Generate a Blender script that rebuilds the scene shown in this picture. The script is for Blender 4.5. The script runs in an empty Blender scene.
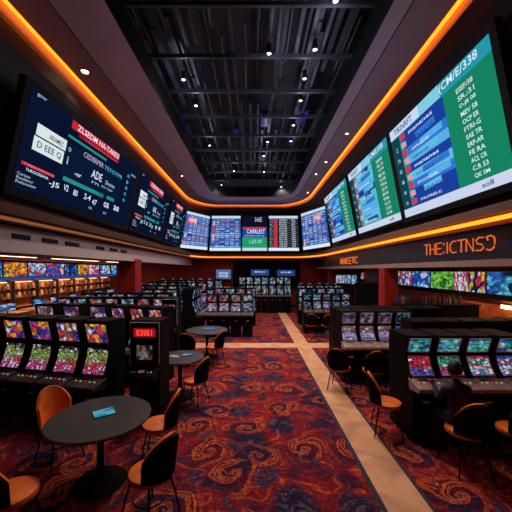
import bpy, math, random
from mathutils import Vector, Matrix
random.seed(7)
PI = math.pi
SC = bpy.context.scene
COL = SC.collection
EYE = 2.4          # camera height above the carpet

# ------------------------------------------------------------------ nodes
class NT:
    def __init__(s, name):
        s.m = bpy.data.materials.new(name); s.m.use_nodes = True
        s.t = s.m.node_tree; s.t.nodes.clear()
        s.out = s.t.nodes.new('ShaderNodeOutputMaterial')
    def n(s, typ, ins=None, **kw):
        nd = s.t.nodes.new(typ)
        for k, v in kw.items(): setattr(nd, k, v)
        for k, v in (ins or {}).items():
            if isinstance(v, bpy.types.NodeSocket): s.t.links.new(v, nd.inputs[k])
            else: nd.inputs[k].default_value = v
        return nd
    def math(s, op, a, b=None, c=None, clamp=False):
        ins = {0: a}
        if b is not None: ins[1] = b
        if c is not None: ins[2] = c
        nd = s.n('ShaderNodeMath', ins, operation=op); nd.use_clamp = clamp
        return nd.outputs[0]
    def mix(s, f, a, b, blend='MIX'):
        nd = s.t.nodes.new('ShaderNodeMix'); nd.data_type = 'RGBA'; nd.blend_type = blend
        for i, v in ((0, f), (6, a), (7, b)):
            if isinstance(v, bpy.types.NodeSocket): s.t.links.new(v, nd.inputs[i])
            else: nd.inputs[i].default_value = v if i == 0 else c4(v)
        return nd.outputs[2]
    def ramp(s, f, stops, interp='LINEAR'):
        nd = s.n('ShaderNodeValToRGB', {0: f}); cr = nd.color_ramp; cr.interpolation = interp
        while len(cr.elements) < len(stops): cr.elements.new(0.5)
        for e, (p, c) in zip(cr.elements, stops): e.position = p; e.color = c4(c)
        return nd.outputs[0]
    def bsdf(s, **kw):
        b = s.n('ShaderNodeBsdfPrincipled', {k.replace('_', ' '): v for k, v in kw.items()})
        s.t.links.new(b.outputs[0], s.out.inputs[0]); return b
    def emit(s, c, k):
        e = s.n('ShaderNodeEmission', {0: c if isinstance(c, bpy.types.NodeSocket) else c4(c), 1: k})
        s.t.links.new(e.outputs[0], s.out.inputs[0]); return s.m
def c4(c): return (c[0], c[1], c[2], 1.0)

def pbr(name, col, rough=.5, metal=0, var=.12, scale=6, spec=.5, bump=0):
    t = NT(name); co = t.n('ShaderNodeTexCoord').outputs['Object']
    nz = t.n('ShaderNodeTexNoise', {'Vector': co, 'Scale': scale, 'Detail': 3.0}).outputs[0]
    c = t.ramp(nz, [(.3, tuple(x*(1-var) for x in col)), (.7, tuple(min(1, x*(1+var)) for x in col))])
    b = t.bsdf(Base_Color=c, Roughness=rough, Metallic=metal); b.inputs['Specular IOR Level'].default_value = spec
    if bump:
        bp = t.n('ShaderNodeBump', {'Height': nz, 'Strength': bump, 'Distance': .02}); t.t.links.new(bp.outputs[0], b.inputs['Normal'])
    return t.m
_ec = {}
def em(col, k=1.0):
    key = (col, k)
    if key not in _ec: _ec[key] = NT('light_emitter').emit(col, k)
    return _ec[key]

def screen_mat(pal, nx=6, ny=5, k=1.0, swoosh=0.0, dark=.25):
    """a lit game screen: small coloured symbols in rows, different on every machine"""
    t = NT('game_screen'); uv = t.n('ShaderNodeTexCoord').outputs['UV']
    rnd = t.n('ShaderNodeObjectInfo').outputs['Random']
    off = t.n('ShaderNodeCombineXYZ', {0: t.math('MULTIPLY', rnd, 37.0), 1: t.math('MULTIPLY', rnd, 91.0)}).outputs[0]
    sc = t.n('ShaderNodeVectorMath', {0: uv, 1: (nx, ny, 1)}, operation='MULTIPLY').outputs[0]
    p = t.n('ShaderNodeVectorMath', {0: sc, 1: off}, operation='ADD').outputs[0]
    if swoosh:
        wz = t.n('ShaderNodeTexNoise', {'Vector': p, 'Scale': .45, 'Detail': 1.0}).outputs[1]
        p = t.n('ShaderNodeVectorMath', {0: wz, 1: (swoosh,)*3, 2: p}, operation='MULTIPLY_ADD').outputs[0]
    v = t.n('ShaderNodeTexVoronoi', {'Vector': p, 'Scale': 1.0, 'Randomness': .45 if not swoosh else 1.0}, voronoi_dimensions='2D', distance='CHEBYCHEV' if not swoosh else 'EUCLIDEAN')
    r = t.n('ShaderNodeSeparateColor', {0: v.outputs['Color']}).outputs[0]
    n = len(pal); c = t.ramp(r, [(i/n, pal[i]) for i in range(n)], 'CONSTANT')
    f = t.n('ShaderNodeTexNoise', {'Vector': p, 'Scale': 2.2, 'Detail': 3.0, 'Roughness': .7}).outputs[0]
    g = t.math('MULTIPLY', t.math('SUBTRACT', f, .38), 4.0, clamp=True)
    edge = t.math('MULTIPLY', t.math('SUBTRACT', .56, v.outputs['Distance']), 6.0, clamp=True)
    g = t.math('MULTIPLY', g, edge)
    g = t.math('ADD', t.math('MULTIPLY', g, 1-dark), dark*.5)
    return t.emit(t.mix(g, (.004, .004, .012), c), k)

# ------------------------------------------------------------------ mesh builder
class MB:
    def __init__(s): s.v = []; s.f = []; s.mi = []; s.uv = {}; s.mats = []
    def mid(s, m):
        if m not in s.mats: s.mats.append(m)
        return s.mats.index(m)
    def face(s, pts, m, uv=None):
        b = len(s.v); s.v += [tuple(p) for p in pts]; s.f.append(tuple(range(b, b+len(pts)))); s.mi.append(s.mid(m))
        if uv: s.uv[len(s.f)-1] = uv
    def box(s, x0, x1, y0, y1, z0, z1, m):
        b = len(s.v)
        s.v += [(x, y, z) for x in (x0, x1) for y in (y0, y1) for z in (z0, z1)]
        for q in ((0,1,3,2),(4,6,7,5),(0,4,5,1),(2,3,7,6),(0,2,6,4),(1,5,7,3)): s.f.append(tuple(b+i for i in q)); s.mi.append(s.mid(m))
    def prism(s, prof, x0, x1, m):      # prof = [(y,z)...] extruded along x
        b = len(s.v); n = len(prof)
        s.v += [(x0, y, z) for y, z in prof] + [(x1, y, z) for y, z in prof]
        s.f.append(tuple(range(b+n-1, b-1, -1))); s.f.append(tuple(range(b+n, b+2*n))); s.mi += [s.mid(m)]*2
        for i in range(n):
            j = (i+1) % n; s.f.append((b+i, b+j, b+n+j, b+n+i)); s.mi.append(s.mid(m))
    def lathe(s, prof, m, n=24, c=(0, 0, 0)):   # prof = [(r,z)...]
        b = len(s.v); k = len(prof)
        for i in range(n):
            a = 2*PI*i/n; s.v += [(c[0]+r*math.cos(a), c[1]+r*math.sin(a), c[2]+z) for r, z in prof]
        for i in range(n):
            j = (i+1) % n
            for q in range(k-1): s.f.append((b+i*k+q, b+j*k+q, b+j*k+q+1, b+i*k+q+1)); s.mi.append(s.mid(m))
        for q, rev in ((0, True), (k-1, False)):
            if prof[q][0] > 1e-4:
                f = [b+i*k+q for i in range(n)]; s.f.append(tuple(f[::-1] if rev else f)); s.mi.append(s.mid(m))
    def tube(s, pts, r, m, n=8, r1=None, closed=False):
        pts = [Vector(p) for p in pts]; b = len(s.v); L = len(pts)
        for i, p in enumerate(pts):
            t = (pts[(i+1) % L] - pts[i-1]) if closed else (pts[min(i+1, L-1)] - pts[max(i-1, 0)])
            t.normalize(); u = t.orthogonal() if abs(t.z) > .98 else t.cross(Vector((0, 0, 1))); u.normalize(); w = t.cross(u)
            rr = r if r1 is None else r + (r1-r)*i/(L-1)
            for k in range(n): a = 2*PI*k/n; s.v.append(tuple(p + u*rr*math.cos(a) + w*rr*math.sin(a)))
        for i in range(L if closed else L-1):
            j = (i+1) % L
            for k in range(n): q = (k+1) % n; s.f.append((b+i*n+k, b+i*n+q, b+j*n+q, b+j*n+k)); s.mi.append(s.mid(m))
        if not closed:
            s.f.append(tuple(b+k for k in range(n))[::-1]); s.f.append(tuple(b+(L-1)*n+k for k in range(n))); s.mi += [s.mid(m)]*2
    def grid(s, rows, m, uv=False, closed=False):
        b = len(s.v); k = len(rows[0])
        for r in rows: s.v += [tuple(p) for p in r]
        for i in range(len(rows)-1):
            for j in range(k if closed else k-1):
                q = (j+1) % k
                s.f.append((b+i*k+j, b+i*k+q, b+(i+1)*k+q, b+(i+1)*k+j)); s.mi.append(s.mid(m))
                if uv:
                    R = len(rows)-1
                    s.uv[len(s.f)-1] = [(j/(k-1), i/R), (q/(k-1), i/R), (q/(k-1), (i+1)/R), (j/(k-1), (i+1)/R)]
    def build(s, name, parent=None, loc=None, smooth=False, bevel=0, sub=0, solid=0):
        me = bpy.data.meshes.new(name); me.from_pydata(s.v, [], s.f)
        for m in s.mats: me.materials.append(m)
        me.polygons.foreach_set('material_index', s.mi)
        if s.uv:
            L = me.uv_layers.new()
            for fi, uvs in s.uv.items():
                for li, c in zip(me.polygons[fi].loop_indices, uvs): L.data[li].uv = c
        if smooth:
            me.polygons.foreach_set('use_smooth', [True]*len(me.polygons)); me.set_sharp_from_angle(angle=math.radians(40))
        me.update(); o = bpy.data.objects.new(name, me); COL.objects.link(o)
        if parent: o.parent = parent
        if loc: o.location = loc
        if solid: q = o.modifiers.new('s', 'SOLIDIFY'); q.thickness = solid; q.offset = 0
        if bevel: q = o.modifiers.new('b', 'BEVEL'); q.width = bevel; q.segments = 2; q.limit_method = 'ANGLE'
        if sub: q = o.modifiers.new('u', 'SUBSURF'); q.levels = sub; q.render_levels = sub
        return o
def tag(o, label, cat, group=None, kind=None):
    if label: o['label'] = label
    if cat: o['category'] = cat
    if group: o['group'] = group
    if kind: o['kind'] = kind
    return o
def thing(name, label, cat, loc=(0, 0, 0), rz=0, group=None):
    o = bpy.data.objects.new(name, None); COL.objects.link(o); o.location = loc; o.rotation_euler = (0, 0, rz)
    o.empty_display_size = .1
    return tag(o, label, cat, group)
def struct(mb, name, label=None, **kw):
    return tag(mb.build(name, **kw), label, None, None, 'structure')
KIDS = {}
def dup(root, loc, rz, label, group=None):
    r = root.copy(); COL.objects.link(r); r.location = loc; r.rotation_euler = (0, 0, rz); r['label'] = label
    if group: r['group'] = group
    for ch in root.children:
        c = ch.copy(); COL.objects.link(c); c.parent = r
        for g in ch.children:
            d = g.copy(); COL.objects.link(d); d.parent = c
    return r

_tc = {}
def text_geo(s):
    """outline of a piece of writing as flat polygons, unit height, origin bottom left"""
    if s not in _tc:
        cu = bpy.data.curves.new('t', 'FONT'); cu.body = s; cu.resolution_u = 2; cu.size = 1.4; cu.offset = .012
        o = bpy.data.objects.new('t', cu); COL.objects.link(o)
        me = bpy.data.meshes.new_from_object(o.evaluated_get(bpy.context.evaluated_depsgraph_get()))
        vs = [v.co.copy() for v in me.vertices]; fs = [tuple(p.vertices) for p in me.polygons]
        bpy.data.objects.remove(o); bpy.data.curves.remove(cu); bpy.data.meshes.remove(me)
        x0 = min(v.x for v in vs); x1 = max(v.x for v in vs); y0 = min(v.y for v in vs); y1 = max(v.y for v in vs)
        _tc[s] = ([((v.x-x0)/(x1-x0), (v.y-y0)/(y1-y0)) for v in vs], fs)
    return _tc[s]

# ------------------------------------------------------------------ materials
M = {}
M['black'] = pbr('black_lacquer', (.004, .004, .006), .65, spec=.08)
M['matte'] = pbr('black_matte', (.004, .004, .005), .8, spec=.08)
M['housing'] = pbr('screen_housing', (.004, .004, .005), .6, spec=.2)
M['chrome'] = pbr('chrome', (.75, .75, .82), .35, .4)
M['dchrome'] = pbr('dark_chrome', (.10, .10, .12), .3, 1)
M['orange'] = pbr('orange_leather', (.68, .14, .015), .5, var=.2, scale=9, bump=.1)
M['table'] = pbr('dark_laminate', (.035, .035, .04), .4, var=.1, scale=14)
M['soffit'] = pbr('soffit_plaster', (.76, .74, .98), .8, var=.06, scale=1.5)
M['soffit2'] = pbr('soffit_glow_tinted_plaster', (.52, .44, .55), .8, var=.06, scale=1.5)  # orange cove glow and darker outer tone put into the plaster colour
M['brown'] = pbr('brown_panel', (.14, .07, .05), .6, var=.12, scale=2)
M['dbrown'] = pbr('dark_brown_panel', (.035, .016, .012), .6, var=.15, scale=2)
M['fascia'] = pbr('pale_fascia', (.52, .42, .45), .7, var=.05, scale=2)
M['signband'] = pbr('blue_black_fascia', (.010, .014, .022), .4, var=.15, scale=2)
M['maroon'] = pbr('maroon_wall', (.24, .018, .015), .7, var=.25, scale=1.3)
M['red'] = pbr('red_column', (.30, .010, .008), .5, var=.15, scale=2)
M['underside'] = pbr('low_ceiling', (.26, .17, .16), .8, var=.1, scale=2)
M['grid'] = pbr('ceiling_metal', (.075, .075, .105), .5, 0, var=.5, scale=1.2)
M['gridd'] = pbr('ceiling_void', (.03, .03, .045), .8, var=.3, scale=1)
M['blue'] = pbr('painted_blue_reflection', (.006, .05, .6), .4, var=.4, scale=3)
M['wood'] = pbr('lit_wood', (.42, .13, .035), .5, var=.35, scale=3)
M['counter'] = pbr('tan_counter', (.40, .22, .14), .4)
M['hair'] = pbr('dark_hair', (.008, .006, .006), .6)
M['skin'] = pbr('skin', (.35, .18, .12), .5)
M['navycloth'] = pbr('navy_cloth', (.010, .014, .035), .8)
M['deck2'] = pbr('painted_lit_deck_panel', (.30, .20, .18), .45, var=.35, scale=14)  # lit look of the right-hand decks painted in as a paler copy
M['deck'] = pbr('deck_panel', (.07, .05, .055), .4, var=.3, scale=10)
COVE = em((1.0, .19, .010), 3.4)
M['trough'] = pbr('cove_trough', (.75, .55, .45), .8, var=.04)
WHITE = em((1, .93, .85), 6.0)

def mk_carpet():
    t = NT('swirl_carpet'); co = t.n('ShaderNodeTexCoord').outputs['Object']
    def noise(vec, sc, det=2.0, rough=.5, dist=0.0, out=0):
        return t.n('ShaderNodeTexNoise', {'Vector': vec, 'Scale': sc, 'Detail': det, 'Roughness': rough, 'Distortion': dist}, noise_dimensions='3D').outputs[out]
    def warp(vec, sc, amt):
        nz = noise(vec, sc, 2.0, out=1)
        d = t.n('ShaderNodeVectorMath', {0: nz, 1: (.5, .5, .5)}, operation='SUBTRACT').outputs[0]
        return t.n('ShaderNodeVectorMath', {0: d, 1: (amt, amt, 0), 2: vec}, operation='MULTIPLY_ADD').outputs[0]
    def smooth(x, a, b): return t.n('ShaderNodeMapRange', {'Value': x, 'From Min': a, 'From Max': b}, interpolation_type='SMOOTHSTEP').outputs[0]
    P = warp(warp(co, 1.1, .6), 3.0, .05)
    def spiral(sc, arms, K, seed):
        pp = t.n('ShaderNodeVectorMath', {0: P, 1: (seed, seed*1.7, 0)}, operation='ADD').outputs[0]
        v = t.n('ShaderNodeTexVoronoi', {'Vector': pp, 'Scale': sc, 'Randomness': .75}, voronoi_dimensions='2D')
        d = t.n('ShaderNodeVectorMath', {0: pp, 1: v.outputs['Position']}, operation='SUBTRACT').outputs[0]
        xyz = t.n('ShaderNodeSeparateXYZ', {0: d})
        a = t.math('ARCTAN2', xyz.outputs[1], xyz.outputs[0]); r = t.math('SQRT', t.math('ADD', t.math('POWER', xyz.outputs[0], 2.0), t.math('POWER', xyz.outputs[1], 2.0)))
        lr = t.math('LOGARITHM', t.math('ADD', r, .03), 2.718)
        cr = t.n('ShaderNodeSeparateColor', {0: v.outputs['Color']})
        sgn = t.math('SUBTRACT', t.math('MULTIPLY', t.math('GREATER_THAN', cr.outputs[1], .45), 2.0), 1.0)
        ph = t.math('ADD', t.math('MULTIPLY', a, arms), t.math('MULTIPLY', t.math('MULTIPLY', lr, sgn), K))
        return ph, r, cr
    nf = noise(P, 7.0, 4.0, .65)
    fine = noise(co, 24.0, 3.0, .7)
    ph, r, cr = spiral(1.45, 1.0, 5.2, 3.1)
    phw = t.math('ADD', ph, t.math('MULTIPLY', nf, 1.5))
    s1 = t.math('SINE', phw)
    s3 = t.math('SINE', t.math('MULTIPLY', phw, 5.0)); s9 = t.math('SINE', t.math('ADD', t.math('MULTIPLY', phw, 8.0), t.math('MULTIPLY', nf, 3.0)))
    # flowing ribbons between the swirls
    fl = noise(warp(co, .8, 1.1), 1.5, 1.5, .5)
    rib = t.math('SINE', t.math('MULTIPLY', fl, 38.0))
    rib2 = t.math('SINE', t.math('ADD', t.math('MULTIPLY', fl, 150.0), t.math('MULTIPLY', nf, 5.0)))
    big = noise(co, 1.35, 2.0, .5, .6)
    base = t.ramp(big, [(.30, (.020, .016, .055)), (.39, (.075, .012, .040)), (.46, (.20, .012, .022)), (.58, (.30, .014, .018)), (.70, (.10, .010, .040))])
    base = t.mix(t.math('MULTIPLY', smooth(rib, .1, .9), .6), base, (.36, .022, .018))
    warm = t.math('GREATER_THAN', cr.outputs[0], .16)
    disc = smooth(r, .40, .22)
    swm = t.math('MULTIPLY', disc, warm)
    nav = t.math('MULTIPLY', smooth(r, .30, .15), t.math('SUBTRACT', 1.0, warm))
    arm = smooth(t.math('ADD', s1, t.math('MULTIPLY', t.math('SUBTRACT', big, .5), 3.0)), -.55, .35)
    col = t.mix(t.math('MULTIPLY', swm, t.math('SUBTRACT', 1.0, arm)), base, t.mix(smooth(big, .4, .6), (.030, .012, .045), (.11, .008, .022)))
    strokes = t.mix(smooth(s3, -.55, .7), (.10, .008, .018), (.58, .085, .022))
    strokes = t.mix(t.math('MULTIPLY', smooth(s9, .55, .95), smooth(nf, .42, .58)), strokes, (.80, .26, .10))
    col = t.mix(t.math('MULTIPLY', t.math('MULTIPLY', swm, arm), .92), col, strokes)
    nob = t.math('SUBTRACT', 1.0, t.math('MAXIMUM', swm, nav))
    o2 = t.math('MULTIPLY', t.math('MULTIPLY', smooth(rib, .15, .8), smooth(big, .42, .50)), nob)
    col = t.mix(t.math('MULTIPLY', o2, smooth(rib2, -.4, .7)), col, (.58, .085, .025))
    col = t.mix(t.math('MULTIPLY', nav, .94), col, t.mix(t.math('MULTIPLY', smooth(rib2, .2, .9), smooth(nf, .4, .6)), (.014, .014, .050), (.11, .09, .17)))
    bl = t.math('MULTIPLY', smooth(noise(P, 2.3, 2.0, .5), .56, .63), nob)
    col = t.mix(t.math('MULTIPLY', bl, .9), col, t.mix(smooth(rib2, .4, .95), (.018, .018, .060), (.085, .070, .15)))
    sc_ = t.math('MULTIPLY', smooth(t.math('SINE', t.math('ADD', t.math('MULTIPLY', fl, 80.0), t.math('MULTIPLY', nf, 3.0))), .93, .995), smooth(nf, .45, .6))
    col = t.mix(t.math('MULTIPLY', sc_, .55), col, (.50, .22, .16))
    col = t.mix(t.math('MULTIPLY', smooth(fine, .60, .38), .65), col, (.012, .004, .012))
    b = t.bsdf(Base_Color=col, Roughness=.95); b.inputs['Specular IOR Level'].default_value = .1
    bp = t.n('ShaderNodeBump', {'Height': fine, 'Strength': .25, 'Distance': .01}); t.t.links.new(bp.outputs[0], b.inputs['Normal'])
    return t.m
def mk_path():
    t = NT('tan_walkway'); co = t.n('ShaderNodeTexCoord').outputs['Object']
    n1 = t.n('ShaderNodeTexNoise', {'Vector': co, 'Scale': 2.2, 'Detail': 5.0, 'Distortion': 1.2}).outputs[0]
    c = t.ramp(n1, [(.3, (.42, .19, .095)), (.55, (.60, .30, .155)), (.72, (.70, .38, .21))])
    t.bsdf(Base_Color=c, Roughness=.6); return t.m
M['carpet'] = mk_carpet(); M['path'] = mk_path(); M['border'] = pbr('navy_border', (.02, .02, .05), .9)

# ------------------------------------------------------------------ room
def ring(xl, xr, yb, rx, ry, z, n=12, y0=-1.5):
    p = [(xl, y0, z)] + [(xl, y0+(yb-ry-y0)*k/4, z) for k in (1, 2, 3)]
    for i in range(n+1):
        a = PI/2*i/n; p.append((xl+rx*(1-math.cos(a)), yb-ry*(1-math.sin(a)), z))
    for i in range(n+1):
        a = PI/2*(1-i/n); p.append((xr-rx*(1-math.cos(a)), yb-ry*(1-math.sin(a)), z))
    p += [(xr, y0+(yb-ry-y0)*k/4, z) for k in (3, 2, 1)] + [(xr, y0, z)]
    return p
def band(name, r1, r2, m, label=None):
    b = MB(); b.grid([r1, r2], m); return struct(b, name, label)
def loft(name, rings, mats, label=None):
    b = MB()
    for i in range(len(rings)-1): b.grid([rings[i], rings[i+1]], mats[i])
    return struct(b, name, label, smooth=True)

b = MB(); b.box(-10.5, 8.5, -1.5, 20, -.2, 0, M['carpet']); struct(b, 'floor', 'carpet of orange, crimson and navy swirls')
b = MB(); b.box(1.33, 1.775, -1.5, 17.6, 0, .006, M['path']); b.box(-3.2, 3.6, 9.25, 9.85, 0, .0055, M['path']); b.box(1.275, 1.33, -1.5, 9.25, 0, .005, M['border']); b.box(1.775, 1.82, -1.5, 9.25, 0, .005, M['border'])
struct(b, 'trim_1', 'tan walkway set in the carpet')

zc = EYE+4.0
A = ring(-2.22, 2.08, 16.4, .7, 1.6, zc)
A2 = ring(-2.22, 2.08, 16.4, .7, 1.6, zc+.55)
B1 = ring(-3.05, 2.36, 17.3, 1.0, 2.0, zc); B2 = ring(-3.07, 2.38, 17.33, 1.0, 2.0, zc)
B3 = ring(-3.05, 2.36, 17.3, 1.0, 2.0, zc+.03); B4 = ring(-3.07, 2.38, 17.33, 1.0, 2.0, zc+.03)
C1 = ring(-3.66, 3.02, 18.5, 1.6, 2.6, zc); C2 = ring(-3.66, 3.02, 18.5, 1.6, 2.6, zc+.09)
D1 = ring(-3.79, 3.15, 18.63, 1.6, 2.6, zc+.09); D2 = ring(-3.79, 3.15, 18.63, 1.6, 2.6, zc-.12)
loft('ceiling', [A2, A, B1, B3, B4, B2, C1, C2, D1, D2],
     [M['matte'], M['soffit'], M['matte'], M['matte'], M['matte'], M['soffit2'], M['trough'], M['trough'], M['trough']], 'stepped purple-grey soffit around the dark ceiling opening')
F = ring(-3.62, 3.50, 19.0, 1.3, 3.6, EYE+3.35); G = ring(-3.98, 3.96, 19.35, 1.3, 3.7, EYE+1.12)
F0 = ring(-3.72, 3.34, 18.8, 1.5, 3.0, EYE+3.72)
loft('wall_upper', [D2, F0, F, G], [M['brown'], M['dbrown'], M['dbrown']], 'dark brown wall that carries the big screens')
H1 = ring(-3.76, 3.76, 19.05, 1.3, 3.7, EYE+1.02); H2 = ring(-3.80, 3.76, 19.0, 1.3, 3.7, EYE+.88)
H3 = ring(-3.95, 3.90, 19.15, 1.3, 3.7, EYE+.88); H4 = ring(-3.95, 3.90, 19.15, 1.3, 3.7, EYE+.72)
loft('trim_2', [G, H1, H2, H3, H4], [M['brown']]*4, 'brown ledge below the screens')
# the two glowing lines
def strip(name, rg, w, h, label, m):
    rows = []
    for dx, dz in ((0, 0), (w, 0), (w, h), (0, h)):
        rows.append([(p[0]-dx*(1 if p[0] > 0 else -1) if True else 0, p[1]-dx*.2, p[2]+dz) for p in rg])
    b = MB(); b.grid(rows+[rows[0]], m); return tag(b.build(name), label, 'light')
S_up = ring(-3.74, 3.10, 18.58, 1.6, 2.6, zc+.0)
strip('cove_light', S_up, .055, .05, 'orange glowing line light running round the edge of the ceiling soffit', COVE)
# lower line: bright on the right and back, on the left a dim glowing strip stands in for the lit ledge
S_lo = ring(-3.86, 3.84, 19.09, 1.3, 3.7, EYE+.78)
half = len(S_lo)//2
strip('cove_light', S_lo[half-9:], .055, .06, 'orange glowing line light under the screens on the right and back wall', COVE)
strip('cove_light', S_lo[:half-8], .03, .05, 'faint tan glowing strip for the lit ledge under the left screens', em((.36, .12, .04), .7))

# ceiling opening: dark deck, beams, slats
b = MB(); b.box(-3.3, 3.2, -1.5, 17.6, EYE+5.3, EYE+5.4, M['gridd']); struct(b, 'ceiling_deck', 'black deck above the ceiling opening')
for i in range(13):
    y = 1.4+1.28*i
    b = MB(); b.box(-2.9, 2.8, y-.03, y+.03, EYE+4.60, EYE+4.64, M['grid']); b.box(-2.9, 2.8, y-.006, y+.006, EYE+4.64, EYE+4.70, M['grid'])
    tag(b.build('ceiling_beam'), 'one of the grey cross beams in the dark ceiling opening', 'beam', 'cross beams of the open ceiling')
for i in range(6):
    x = -2.35+.95*i
    b = MB(); b.box(x-.03, x+.03, -1.4, 16.2, EYE+4.69, EYE+4.78, M['grid'])
    tag(b.build('ceiling_rail'), 'one of the long grey rails crossing the beams of the dark ceiling opening', 'rail', 'long rails of the open ceiling')
for i in range(190):
    x = -2.6+random.random()*5.2; y0 = random.uniform(-1.2, 13.5); L = random.uniform(1.2, 3.2); w = random.uniform(.02, .12)
    z = EYE+random.uniform(4.78, 4.98); b = MB()
    if random.random() < .55:
        b.box(x-w/2, x+w/2, y0, min(y0+L, 16.1), z, z+.05, M['grid'])
    else:
        b.tube([(x, y0, z), (x, min(y0+L, 16.1), z)], w*.35+.01, M['grid'])
    tag(b.build('ceiling_slat'), 'narrow metal slat or pipe running lengthwise in the dark ceiling opening', 'slat', 'slats and pipes of the open ceiling')
for px, py, w, L in ((181, 126, .28, .9), (266, 121, .34, .8), (302, 118, .3, .8), (236, 133, .2, .6), (291, 143, .2, .5)):
    d = 4.8*300/(270-py); x = (px-254)*d/300
    b = MB(); b.box(x-w/2, x+w/2, d-L/2, d+L/2, EYE+4.8, EYE+4.95, M['blue'])
    tag(b.build('blue_reflection_panel', bevel=.01), 'panel painted blue for a dim reflection among the pipes of the ceiling opening', 'panel', 'painted blue reflections of the open ceiling')  # dim blue reflections painted as solid blue panels
M['lens'] = em((1, .86, .7), 14)
def lamp(x, y, z, hang, power, label, group, size=.05, spot=True):
    t = thing('downlight', label, 'lamp', (x, y, z), 0, group)
    b = MB(); b.lathe([(size*.6, hang), (size, hang), (size, 0), (size*.85, 0), (size*.8, .02), (size*.55, .03)], M['dchrome'], 16); b.build('housing', t)
    b = MB(); b.lathe([(size*.8, .012), (.0001, -.006)], M['lens'], 16); b.build('lens', t)
    if power:
        l = bpy.data.lights.new('lamp_light', 'SPOT'); l.energy = power; l.color = (1, .8, .66); l.spot_size = math.radians(125 if power > 100 else 70); l.spot_blend = .8; l.shadow_soft_size = .06
        o = bpy.data.objects.new('lamp_light', l); COL.objects.link(o); o.parent = t; o.location = (0, 0, -.03)
        if power > 100:
            l = bpy.data.lights.new('ceiling_fill_light', 'POINT'); l.energy = 5; l.color = (.8, .85, 1); l.shadow_soft_size = .08  # extra point light added to brighten the slats above
            o = bpy.data.objects.new('ceiling_fill_light', l); COL.objects.link(o); o.parent = t; o.location = (0, 0, -.14)
for px, py in ((335.6, 1.5), (269, 54), (315, 50), (183.5, 80), (304.6, 79), (196, 106), (300.6, 101), (293.6, 125.6), (291, 141.5), (267.6, 142), (209.6, 145.7), (263.7, 156), (234, 171), (264, 172), (281, 187), (221.5, 185), (236, 40)):
    d = 4.5*300/(270-py); x = (px-254)*d/300
    if (px, py) == (236, 40): continue
    lamp(x, d, EYE+4.5, .2, 190, 'small round ceiling lamp hanging in the dark ceiling opening', 'lamps of the open ceiling', .05)
for px, py, lb in ((85, 71.5, 'recessed downlight in the left soffit, the one nearest the viewer'), (182, 176, 'recessed downlight at the far end of the left soffit'), (347, 133.6, 'recessed downlight in the right soffit, the one nearest the viewer'), (326, 162, 'recessed downlight in the right soffit, second from the viewer'), (316, 174, 'recessed downlight in the right soffit, third from the viewer'), (307.7, 192.5, 'recessed downlight in the right soffit, the farthest one')):
    d = 4.0*300/(270-py); x = (px-254)*d/300
    lamp(x, d, zc-.012, .012, 22, lb, 'soffit downlights', .085 if px == 85 else .055)

# lower parts: fascias, low ceilings, walls
b = MB(); b.box(-4.12, -4.0, -1.5, 19.6, EYE+.29, EYE+.84, M['fascia']); b.box(-4.12, -3.95, -1.5, 19.6, EYE+.70, EYE+.76, M['brown'])
struct(b, 'wall_left_fascia', 'pale fascia above the left gaming area')
b = MB(); b.box(4.0, 4.12, -1.5, 19.6, EYE+.17, EYE+.76, M['signband']); b.box(3.985, 4.13, -1.5, 19.6, EYE+.06, EYE+.18, M['underside'])
struct(b, 'wall_right_fascia', 'blue-black fascia with the orange sign')
b = MB(); b.box(-10.5, -4.11, -1.5, 19.8, EYE+.36, EYE+.46, M['underside']); struct(b, 'ceiling_left', 'low ceiling over the left gaming area')
b = MB(); b.box(4.11, 8.5, -1.5, 19.8, EYE+.10, EYE+.19, M['underside']); struct(b, 'ceiling_right', 'low ceiling over the right gaming area')
outer = []
for k, p in enumerate(H4):
    q = len(H4)-1-k; e = min(k, q)
    outer.append(((-4.05 if k < q else 4.05), p[1], p[2]) if e < 12 else ((p[0] if e > 12 else (-4.05 if k < q else 4.05)), 19.65, p[2]))
b = MB(); b.grid([H4, outer], M['dbrown']); struct(b, 'ceiling_back', 'dark underside below the back screens')
b = MB(); b.box(-10.5, 8.5, 19.6, 19.8, 0, EYE+.9, M['maroon']); struct(b, 'wall_back', 'maroon back wall')
b = MB(); b.box(-10.5, -9.1, -1.5, 19.8, 0, EYE+.4, M['wood']); struct(b, 'wall_left', 'warm lit timber wall behind the betting counters')
b = MB(); b.box(7.1, 8.5, -1.5, 19.8, 0, EYE+.2, M['wood']); struct(b, 'wall_right', 'orange lit timber wall under the right displays')
b = MB(); b.box(-10.5, 8.5, -1.7, -1.5, 0, 7.8, M['dbrown']); struct(b, 'wall_front', 'dark wall behind the viewer')
b = MB(); b.box(-1.35, 3.0, 19.5, 19.6, 1.2, 3.0, M['matte']); struct(b, 'trim_3', 'black panel on the back wall', )
b = MB()
b.box(-2.9, 2.95, 19.45, 19.6, 0, .12, M['matte']); struct(b, 'baseboard_back')
for x, y, w, lb in ((-4.25, 10.3, .56, 'square red column on the left, behind the slot machines'), (4.14, 9.25, .42, 'square red column on the right beside the sign fascia'), (4.25, 16.6, .3, 'narrow dark red column at the far right end')):
    b = MB(); top = EYE+(.37 if x < 0 else .06)
    b.box(x-w/2, x+w/2, y-w/2, y+w/2, 0, top, M['red']); 
    for k in range(1, 4): b.box(x-w/2-.008, x-w/2+w*.02, y-w/2+w*k/4-.01, y-w/2+w*k/4+.01, .2, top, M['maroon'])
    b.box(x-w/2-.03, x+w/2+.03, y-w/2-.03, y+w/2+.03, 0, .15, M['matte'])
    struct(b, 'trim_%d' % (4+int(x > 0)+int(y > 12)), lb)
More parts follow.
